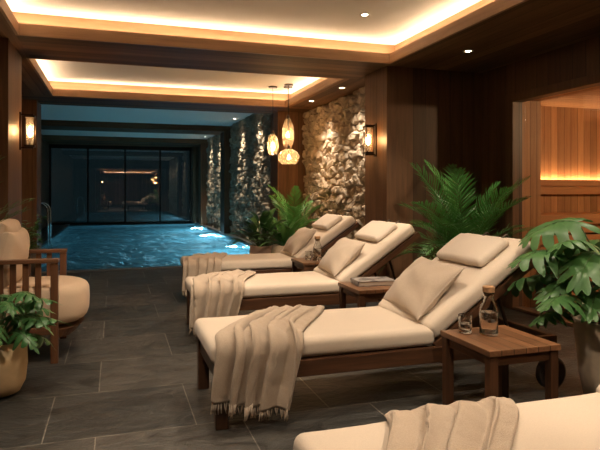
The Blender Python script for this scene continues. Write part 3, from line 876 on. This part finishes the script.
def carafe(loc, label):
    t = thing('carafe', label, 'carafe', loc)
    MB().lathe([(.0001, 0), (.044, 0), (.048, .010), (.0485, .11), (.044, .14), (.030, .172), (.026, .19), (.027, .215), (.029, .222),
                (.0265, .222), (.024, .212), (.0233, .19), (.027, .171), (.0415, .138), (.0458, .11), (.0455, .016), (.040, .012), (.0001, .012)], 36).build('bottle', MT['solid'], t, smooth=True)
    MB().lathe([(.0001, .0125), (.0395, .0125), (.0448, .017), (.0452, .118), (.0001, .118)], 32).build('water', MT['still'], t, smooth=False)
    MB().lathe([(.0001, .200), (.0225, .200), (.0235, .222), (.031, .2225), (.032, .248), (.029, .252), (.0001, .252)], 24).build('cork_lid', MT['cork'], t, smooth=False)
    return t
def tumbler(loc, label, s=1.):
    t = thing('drinking_glass', label, 'glass', loc)
    fc = lambda r, z, w: r * (1 + (.03 * math.cos(10 * w) if (z < .05 and r > .0295) else 0))
    MB().lathe([(.0001, 0), (.027, 0), (.029, .0002), (.0315, .003), (.0325, .008), (.0327, .012), (.0335, .03), (.0363, .09), (.0365, .0945), (.0360, .0955), (.0350, .0955), (.0345, .094), (.0342, .09), (.0312, .03), (.0300, .018), (.029, .0155), (.027, .0145), (.0001, .014)], 40, facet=fc).build('tumbler_body', MT['solid'], t, smooth=True)
    MB().lathe([(.0001, .0145), (.0285, .0165), (.0308, .050), (.0001, .050)], 32).build('water', MT['still'], t)
    return t
cf = carafe((1.86, 2.53, .45), 'clear water carafe with cork stopper on the nearest side table')
dup(cf, (2.12, 5.90, .45), 0, 'clear water carafe with cork stopper on the farthest side table')
tg = tumbler((1.765, 2.60, .45), 'faceted water tumbler beside the carafe on the nearest side table')
dup(tg, (2.0, 5.86, .45), 0, 'left water tumbler on the farthest side table')
dup(tg, (2.05, 5.76, .45), 0, 'right water tumbler on the farthest side table')
bk = thing('book', 'hardback book with dark mottled cover on the middle side table', 'book', (1.985, 4.20, .45), R(-6))
bx('cover', MT['cover'], -.155, .155, -.11, .11, .034, .039, bk, .001)
bx('back_cover', MT['cover'], -.155, .155, -.11, .11, 0, .004, bk, .001)
bx('spine', MT['cover'], -.157, -.152, -.11, .11, .0, .039, bk, .001)
bx('pages', MT['paper'], -.15, .148, -.105, .105, .0045, .0335, bk, .001)

# ------------------------------------------------------------------ armchair
ch = thing('armchair', 'slatted wooden armchair with thick beige cushions at the left edge', 'armchair', (-.42, 4.68, 0), 0)
def bw(name, *a, mat='chairwood', bev=.006): return bx(name, MT[mat], *a, ch, bev)
YN, YF = -.37, .34
for y in (YN, YF):
    bw('front_post', -.005, .045, y - .022, y + .022, 0, .70)
    bw('rear_post', -.66, -.61, y - .022, y + .022, 0, .70)
    bw('armrest', -.68, .05, y - .032, y + .032, .70, .73, mat='chairwood_x')
    bw('lower_rail', -.61, -.005, y - .014, y + .014, .20, .255, mat='chairwood_x')
    for q in range(7):
        x = -.575 + q * .0785
        bw('slat', x, x + .04, y - .010, y + .010, .255, .70, bev=.003)
bw('seat_rail', -.61, .0, YN + .022, YF - .022, .205, .245, mat='chairwood_x')
m = MB()   # curved apron under the bulging cushion
ring_ = []
for i in range(25):
    a = -PI / 2 + PI * i / 24
    ring_.append((.0 + .20 * math.cos(a) ** .7 if math.cos(a) > 0 else 0., -.015 + .325 * math.sin(a)))
n_ = len(ring_)
vs = [(x, y, .225) for x, y in ring_] + [(x * .72, y * .97, .165) for x, y in ring_]
fs = [(i, i + 1, n_ + i + 1, n_ + i) for i in range(n_ - 1)] + [tuple(range(n_))[::-1], tuple(range(n_, 2 * n_))]
m.add(vs, fs).build('front_apron', MT['chairwood_x'], ch, bevel=0)
for q in range(6):
    y = YN + .09 + q * .105
    o = bw('back_slat', -.02, .01, y, y + .04, 0, .62, bev=.003); o.location = (-.60, 0, .25); o.rotation_euler = (0, -R(14), 0)
o = bw('back_rail', -.025, .02, YN + .03, YF - .03, .60, .66); o.location = (-.60, 0, .25); o.rotation_euler = (0, -R(14), 0)
# seat cushion, D shaped
def dcushion(name, x0, x1, hw, yc, z0, z1, mat):
    mb = MB(); vs = []; fs = []; nr = 14; na = 48
    for j in range(nr + 1):
        ph = -PI / 2 + PI * j / nr
        cz = (z0 + z1) / 2 + (z1 - z0) / 2 * (abs(math.sin(ph)) ** .5) * (1 if ph > 0 else -1)
        rr = max(.001, math.cos(ph)) ** .30
        if j in (0, nr): rr = .001
        for i in range(na):
            a = 2 * PI * i / na
            ca, sa = math.cos(a), math.sin(a)
            ex = .55 if ca > 0 else .25
            X = (abs(ca) ** ex) * (1 if ca > 0 else -1); Y = (abs(sa) ** (.55 if ca > 0 else .25)) * (1 if sa > 0 else -1)
            x = (x0 + x1) / 2 + (x1 - x0) / 2 * X * rr; y = yc + hw * Y * (1 - (1 - rr) * .8)
            vs.append((x, y, cz + .008 * noise.noise(Vector((x * 5, y * 5, cz * 5)))))
    for j in range(nr):
        for i in range(na):
            fs.append((j * na + i, j * na + (i + 1) % na, (j + 1) * na + (i + 1) % na, (j + 1) * na + i))
    return mb.add(vs, fs).build(name, mat, ch, smooth=True)
dcushion('seat_cushion', -.58, .235, .335, -.015, .235, .53, MT['boucle'])
o = pillow_mesh(.46, .62, .24, .006, 3, sharp=.3, pinch=.02).build('back_cushion', MT['boucle'], ch, smooth=True)
o.rotation_euler = (0, -R(76), 0); o.location = (-.33, -.015, .69)
o = pillow_mesh(.24, .58, .20, .006, 8, sharp=.35, pinch=.02).build('neck_cushion', MT['boucle'], ch, smooth=True)
o.rotation_euler = (0, -R(60), 0); o.location = (-.37, -.015, .87)

# ------------------------------------------------------------------ plants
def curve_pts(L, p0, p1, n):
    """points in the xz plane starting at origin, pitch p0 -> p1 (radians, up positive)"""
    pts = [Vector((0, 0, 0))]; pit = []
    for i in range(n):
        a = p0 + (p1 - p0) * (i + .5) / n; pit.append(a)
        pts.append(pts[-1] + Vector((math.cos(a), 0, math.sin(a))) * (L / n))
    pit.append(p1)
    return pts, pit

def strip_leaf(mb, M, L, W, p0, p1, n=6, fold=.25, prof=None):
    pts, pit = curve_pts(L, p0, p1, n)
    vs = []
    for i, p in enumerate(pts):
        t = i / n; w = W * (prof(t) if prof else max(.02, math.sin(PI * min(1, t * .92 + .06)) ** .8))
        nrm = Vector((-math.sin(pit[i]), 0, math.cos(pit[i])))
        for s in (-1, 0, 1): vs.append(M @ (p + Vector((0, s * w, 0)) + nrm * (abs(s) * fold * w)))
    fs = []
    for i in range(n):
        a = i * 3; fs += [(a, a + 1, a + 4, a + 3), (a + 1, a + 2, a + 5, a + 4)]
    mb.add(vs, fs)

def frond(L, p0, p1, nl, ll, lw, seed, stemr=.006, bare=.25, droop=.7):
    rnd = random.Random(seed); mb = MB(); n = 16
    pts, pit = curve_pts(L, p0, p1, n)
    mb.tube(pts, [stemr * (1 - .75 * i / n) for i in range(n + 1)], 5)
    for k in range(nl):
        t = bare + (1 - bare) * (k + .5) / nl; f = t * n; i = min(n - 1, int(f)); p = pts[i].lerp(pts[i + 1], f - i); a = pit[i]
        env = math.sin(PI * (.12 + .86 * (k + .5) / nl)) ** .7
        for s in (-1, 1):
            yaw = s * (R(62) - R(34) * (k / nl)) + rnd.uniform(-.1, .1)
            M = Matrix.Translation(p) @ Matrix.Rotation(-a, 4, 'Y') @ Matrix.Rotation(yaw, 4, 'Z')
            strip_leaf(mb, M, ll * env * rnd.uniform(.85, 1.1), lw, R(22) + rnd.uniform(-.1, .1), R(22) - droop + rnd.uniform(-.25, .2), 5, .35)
    return mb

def pot_lathe(prof, mat, t, name='pot', n=40, facet=None, soil=None, smooth=True):
    MB().lathe(prof, n, facet=facet, close_bot=True).build(name, mat, t, smooth=smooth)
    r, z = soil
    MB().lathe([(r, z - .01), (r * .6, z + .008), (.0001, z + .012)], 24).build('soil', MT['soil'], t, smooth=True)

def palm(loc, label, pot_h, pot_r, n, L, ll, lw, mat, seed, pitch=(80, 50), endp=(10, -45), spread=.06, az=None, nl=24, droop=.7, potm='darkpot', bare=.25, bounds=(-99, 99, -99, 99)):
    t = thing('potted_palm', label, 'potted plant', loc, 0)
    pot_lathe([(pot_r * .78, 0), (pot_r * .95, pot_h * .5), (pot_r, pot_h), (pot_r * .9, pot_h), (pot_r * .88, pot_h - .05)], MT[potm], t, soil=(pot_r * .88, pot_h - .04))
    rnd = random.Random(seed)
    for k in range(n):
        a = (2 * PI * k * .382 + rnd.uniform(-.25, .25)) if az is None else R(rnd.uniform(*az))
        q = k / max(1, n - 1)
        p0 = R(pitch[0] + (pitch[1] - pitch[0]) * q + rnd.uniform(-4, 4)); p1 = R(endp[0] + (endp[1] - endp[0]) * q + rnd.uniform(-8, 8))
        o = frond(L * rnd.uniform(.8, 1.08), p0, p1, nl, ll, lw, seed * 100 + k, droop=droop, bare=bare).build('frond', MT[mat], t)
        r = spread * math.sqrt(q)
        zs = [v.co.x for v in o.data.vertices]; reach = max(zs) + .04 + r; lim = 99
        if math.cos(a) > .05: lim = min(lim, (bounds[1] - loc[0]) / math.cos(a))
        if math.cos(a) < -.05: lim = min(lim, (bounds[0] - loc[0]) / math.cos(a))
        if math.sin(a) > .05: lim = min(lim, (bounds[3] - loc[1]) / math.sin(a))
        if math.sin(a) < -.05: lim = min(lim, (bounds[2] - loc[1]) / math.sin(a))
        if reach > lim - .1: f = max(.45, (lim - .1) / reach); o.scale = (f, f, f + (1 - f) * .3)
        o.location = (r * math.cos(a), r * math.sin(a), pot_h - .04); o.rotation_euler = (rnd.uniform(-.12, .12), 0, a)
    return t
palm((3.22, 4.72, 0), 'large dark green areca palm in front of the dark panelled corner', .42, .19, 36, 1.18, .23, .0066, 'palm', 4, (89, 60), (50, -60), .1, potm='darkpot', nl=30, droop=.5, bounds=(2.4, 3.8, 3.9, 5.32))
palm((2.50, 7.98, 0), 'bright green feathery palm in front of the wooden column under the pendants', .46, .17, 15, 1.04, .18, .0075, 'palm_back', 9, (89, 66), (50, -30), .06, potm='clay', nl=26, droop=.5, bounds=(1.98, 2.92, 7.2, 8.9))
palm((-1.36, 4.62, 0), 'pale narrow-leaved palm whose tips reach in at the left edge', .4, .16, 22, 1.2, .26, .0075, 'olive', 13, (80, 52), (40, -5), .05, nl=12, bounds=(-2.15, -.46, 3.6, 5.3), potm='darkpot', droop=.5)

def broad_plant(name, loc, label, prof, mat_pot, soil, n, L, W, stem, seed, mat, pitch=(82, 35), curl=(60, 70), soilz=.3, spread=.05, facet=None, leafprof=None, fold=.3):
    t = thing(name, label, 'potted plant', loc, 0)
    pot_lathe(prof, MT[mat_pot], t, soil=soil, facet=facet)
    rnd = random.Random(seed)
    for k in range(n):
        q = k / (n - 1); a = 2 * PI * k * .382 + rnd.uniform(-.3, .3)
        sp = R(pitch[0] + (pitch[1] - pitch[0]) * q + rnd.uniform(-6, 6)); sl = stem * rnd.uniform(.6, 1.1) * (1 - .3 * q)
        lf = MB()
        pts, pit = curve_pts(sl, sp, sp - .25, 4)
        M = Matrix.Translation(pts[-1])
        strip_leaf(lf, M, L * rnd.uniform(.8, 1.15), W * rnd.uniform(.85, 1.1), sp - .15, sp - R(rnd.uniform(*curl)), 10, fold, leafprof)
        o = lf.build('leaf', MT[mat], t, smooth=True)
        o.location = (spread * math.cos(a) * q, spread * math.sin(a) * q, soilz); o.rotation_euler = (rnd.uniform(-.2, .2), 0, a)
        if sl > .03:
            MB().tube(pts, .005, 5).build('stalk', MT['stem'], o)
    return t
broad_plant('potted_rubber_plant', (2.0, 7.95, 0), 'dark broad-leaved plant in a pale clay pot at the pool corner',
            [(.14, 0), (.17, .2), (.17, .42), (.155, .42), (.15, .38)], 'clay', (.15, .38), 48, .25, .055, .36, 3, 'broad', (88, 30), (30, 90), .40, .08)
broad_plant('potted_bird_nest_fern', (2.28, 7.72, 0), 'sword-leaved plant in a pale woven basket behind the farthest cushion',
            [(.13, 0), (.19, .16), (.20, .3), (.165, .44), (.15, .44), (.15, .40)], 'basket', (.15, .40), 24, .46, .042, .05, 5, 'shrub', (82, 32), (25, 70), .42, .04,
            facet=lambda r, z, w: r * (1 + .012 * math.cos(40 * w)))
broad_plant('potted_low_fern', (2.52, 7.5, 0), 'low bright green fern in a round woven basket beside the sword-leaved plant',
            [(.10, 0), (.14, .1), (.15, .3), (.13, .38), (.12, .38), (.12, .35)], 'basket', (.12, .35), 40, .16, .016, .05, 6, 'palm_back', (85, 10), (40, 90), .36, .07)

def shrub(loc, label, h, r, n, L, W, seed, mat, pot):
    t = thing('potted_shrub', label, 'potted plant', loc, 0)
    pot_lathe([(pot[0] * .8, 0), (pot[0], pot[1]), (pot[0] * .9, pot[1]), (pot[0] * .9, pot[1] - .05)], MT['darkpot'], t, soil=(pot[0] * .9, pot[1] - .04))
    rnd = random.Random(seed); st = MB(); lf = MB()
    for k in range(n):
        a = rnd.uniform(0, 2 * PI); rr = r * math.sqrt(rnd.random()); z = pot[1] + h * rnd.random()
        tip = Vector((rr * math.cos(a), rr * math.sin(a), z))
        st.tube([(0, 0, pot[1] - .03), tip * .6 + Vector((0, 0, .3 * z)), tip], [.005, .004, .002], 4)
        for q in range(9):
            p = Vector((0, 0, pot[1])).lerp(tip, .45 + .55 * q / 8)
            M = Matrix.Translation(p) @ Matrix.Rotation(rnd.uniform(0, 2 * PI), 4, 'Z')
            strip_leaf(lf, M, L * rnd.uniform(.7, 1.1), W, rnd.uniform(-.2, .8), rnd.uniform(-.9, .1), 5, .3)
    st.build('stems', MT['cane'], t); lf.build('foliage', MT[mat], t, smooth=True)
    return t
shrub((-1.12, 8.1, 0), 'bushy green shrub beside the pool ladder behind the armchair', .46, .22, 34, .085, .024, 5, 'shrub', (.17, .42))

# lobed leaves
def lobed_leaf(L, W, nl, cut, p0, p1, seed, curl=.9):
    """heart-shaped split leaf; lobes fan out from the midrib and share a web near it"""
    rnd = random.Random(seed); mb = MB(); n = 16
    pts, pit = curve_pts(L, p0, p1, n)
    def S(x, y):
        f = x / L * n; i = int(max(0, min(n - 1, math.floor(f)))); g = f - i
        a = pit[i]; d = Vector((math.cos(a), 0, math.sin(a))); nr = Vector((-math.sin(a), 0, math.cos(a)))
        p = pts[i] + d * (g * L / n)
        return p + Vector((0, y, 0)) + nr * (.22 * abs(y) - curl * y * y / W - (.35 * x * x / L if x < 0 else 0) + .003 * math.sin(60 * y + 25 * x))
    for side in (-1, 1):
        th = []; us = []; ln = []
        for k in range(nl + 1):
            q = k / nl
            us.append(L * .82 * q ** 1.15)
        for k in range(nl):
            q = k / (nl - 1)
            th.append(R(150 - 128 * q ** .8) + rnd.uniform(-.06, .06))
            ln.append(W * (.74 + .42 * math.sin(PI * min(1, .15 + .8 * q)) - .10 * q) * rnd.uniform(.92, 1.08))
        us.append(L)
        edge = []
        for k in range(nl + 1):
            if k == 0: a_, l_ = th[0] + .28, ln[0] * .7
            elif k == nl: a_, l_ = R(8), ln[-1] * .7
            else: a_, l_ = (th[k - 1] + th[k]) / 2, (ln[k - 1] + ln[k]) / 2
            edge.append(Vector((us[k] + cut * l_ * math.cos(a_), side * cut * l_ * math.sin(a_))))
        for k in range(nl):
            A0 = Vector((us[k], 0)); B0 = Vector((us[k + 1], 0)); A1, B1 = edge[k], edge[k + 1]
            mid0 = (A1 + B1) / 2; um = (us[k] + us[k + 1]) / 2
            T = Vector((um + ln[k] * math.cos(th[k]), side * ln[k] * math.sin(th[k])))
            ax = T - mid0; axn = ax.normalized(); pr = (B1 - A1); hw = pr.length / 2
            rows = [(A0, (A0 + B0) / 2, B0), ((A0 + A1) / 2, ((A0 + B0) / 2 + mid0) / 2, (B0 + B1) / 2), (A1, mid0, B1)]
            per = pr.normalized()
            for j in range(1, 7):
                q = j / 6; wd = hw * (.80 + .16 * math.sin(PI * q * .9)) * math.sqrt(max(0, 1 - q ** 2.6)) + .0012
                c = mid0 + ax * q + per * (.10 * hw * math.sin(PI * q))
                pp = per.lerp(Vector((-axn.y, axn.x)) * (1 if Vector((-axn.y, axn.x)).dot(per) > 0 else -1), min(1, q * 1.6))
                rows.append((c - pp * wd, c, c + pp * wd))
            vs = []
            for (l_, c_, r_) in rows:
                vs += [S(*l_), S(*c_) + Vector((0, 0, .004)), S(*r_)]
            fs = []
            for j in range(len(rows) - 1):
                a = j * 3
                for q in (0, 1):
                    f = (a + q, a + q + 1, a + q + 4, a + q + 3)
                    fs.append(f if side < 0 else f[::-1])
            mb.add(vs, fs)
    A = [S(L * .80, 0), S(L * .84, W * .13), S(L * 1.08, W * .14), S(L * 1.24, 0), S(L * 1.08, -W * .14), S(L * .84, -W * .13), S(L * 1.05, 0) + Vector((0, 0, .003))]
    mb.add(A, [(0, 1, 6), (1, 2, 6), (2, 3, 6), (3, 4, 6), (4, 5, 6), (5, 0, 6)])
    mid = MB(); mid.tube([S(L * i / n, 0) + Vector((0, 0, .004)) for i in range(n + 1)], [.0042 * (1 - .8 * i / n) for i in range(n + 1)], 5)
    return mb, mid

def lobed_plant(name, loc, label, prof, mat_pot, soil, leaves, mat, seed, cut=.38, nl=6, facet=None, smooth=True, stalkr=.006):
    """leaves: (azimuth deg, stalk length, stalk pitch deg, leaf length, leaf half width, leaf pitch start, end)"""
    t = thing(name, label, 'potted plant', loc, 0)
    pot_lathe(prof, MT[mat_pot], t, soil=soil, facet=facet, smooth=smooth)
    for k, (az, sl, sp, LL, WW, a0, a1) in enumerate(leaves):
        pts, _ = curve_pts(sl, R(sp) + .2, R(sp) - .35, 8)
        lf, mid = lobed_leaf(LL, WW, nl, cut, R(a0), R(a1), seed + k)
        o = lf.build('leaf', MT[mat], t, smooth=True)
        Rz = Matrix.Rotation(R(az), 4, 'Z')
        o.location = Vector((0, 0, soil[1])) + Rz @ (pts[-1] + Vector((.02, 0, 0))); o.rotation_euler = (random.Random(seed + k).uniform(-.35, .35), 0, R(az))
        mid.build('midrib', MT['stem'], o, smooth=True)
        st = MB().tube([Rz @ p for p in pts], [stalkr * (1 - .4 * i / 8) for i in range(9)], 6).build('stalk', MT['stem'], t, smooth=True); st.location = (0, 0, soil[1])
    return t
rnd = random.Random(2)
# azimuth: 180 = towards -x (left in the picture), 270 towards the camera
ml = [(205, .46, 74, .30, .20, 5, -62), (160, .50, 62, .26, .15, 10, -40), (192, .42, 34, .20, .12, 5, -30), (150, .62, 78, .28, .18, 0, -50), (240, .34, 72, .26, .17, 0, -60),
      (280, .30, 55, .25, .16, 0, -60), (310, .40, 62, .28, .18, 0, -60), (20, .44, 68, .3, .18, 0, -60), (60, .50, 74, .32, .19, 0, -50), (100, .5, 66, .28, .17, 0, -60),
      (340, .34, 48, .26, .16, 0, -50),  (178, .34, 58, .24, .15, 0, -45), (130, .40, 45, .26, .16, 0, -50),
      (210, .30, 52, .22, .14, 0, -50), (168, .30, 22, .17, .10, 0, -40), (270, .48, 80, .26, .17, 10, -45), (188, .52, 70, .22, .14, 25, -30)]
lobed_plant('potted_monstera', (2.64, 2.50, 0), 'large split-leaved monstera in a faceted sand-coloured pot at the right edge',
            [(.13, 0), (.165, .2), (.19, .46), (.19, .48), (.168, .48), (.165, .42)], 'terrazzo', (.165, .44), ml, 'monstera', 40, cut=.44, nl=6,
            facet=lambda r, z, w: r * (1 + .03 * math.cos(9 * w + z * 3)))
pl = []
rp = random.Random(5)
for k in range(20):
    az = k * 137.5 % 360
    pl.append((az, rp.uniform(.16, .32), rp.uniform(30, 84), rp.uniform(.15, .20), rp.uniform(.06, .085), rp.uniform(-5, 30), rp.uniform(-60, -25)))
pl += [(0, .20, 50, .20, .065, 0, -25), (10, .14, 20, .17, .06, -10, -60), (-25, .2, 55, .19, .07, 5, -45), (30, .22, 60, .18, .07, 5, -35), (-50, .16, 40, .18, .07, 0, -60)]
lobed_plant('potted_philodendron', (-.64, 3.74, 0), 'leafy philodendron in a rounded ochre pot beside the armchair',
            [(.06, 0), (.105, .02), (.135, .08), (.145, .18), (.142, .32), (.130, .32), (.128, .28)], 'ochre', (.128, .30), pl, 'philo', 80, cut=.30, nl=5, stalkr=.004)

# ------------------------------------------------------------------ pool ladder
ld = thing('pool_ladder', 'chrome pool ladder handrails at the left pool edge', 'pool ladder', (PX0 + .08, 13.9, 0))
for y in (0, .5):
    pts = [(-.28, y, .0), (-.28, y, .55)]
    for i in range(9):
        a = PI - PI * i / 8; pts.append((-.12 + .16 * math.cos(a), y, .72 + .20 * math.sin(a)))
    pts += [(.04, y, .5), (.05, y, -.9)]
    MB().tube(pts, .024, 10).build('handrail', MT['chrome'], ld, smooth=True)
for z in (-.25, -.5, -.75): bx('step', MT['chrome'], .02, .1, .02, .48, z - .015, z + .015, ld, .004)

# ------------------------------------------------------------------ world, camera, render look
w = bpy.data.worlds.new('night'); SC.world = w; w.use_nodes = True
w.node_tree.nodes['Background'].inputs[0].default_value = (.010, .019, .023, 1); w.node_tree.nodes['Background'].inputs[1].default_value = 1.
cam = bpy.data.cameras.new('camera'); co = bpy.data.objects.new('camera', cam); COL.objects.link(co)
co.location = (0, 0, 1.2); co.rotation_euler = (PI / 2, 0, -R(18))
cam.sensor_width = 36; cam.lens = 570 / 600 * 36; cam.shift_y = -34 / 600; cam.clip_start = .05
SC.camera = co
SC.view_settings.view_transform = 'Standard'; SC.view_settings.look = 'None'; SC.view_settings.exposure = 0.85; SC.view_settings.gamma = 1
SC.view_settings.use_curve_mapping = False
try:
    SC.cycles.use_denoising = True; SC.cycles.max_bounces = 16; SC.cycles.diffuse_bounces = 4; SC.cycles.glossy_bounces = 4
    SC.cycles.transparent_max_bounces = 16; SC.cycles.transmission_bounces = 16; SC.cycles.sample_clamp_indirect = 4.; SC.cycles.caustics_reflective = False
    SC.cycles.caustics_refractive = True
except Exception: pass
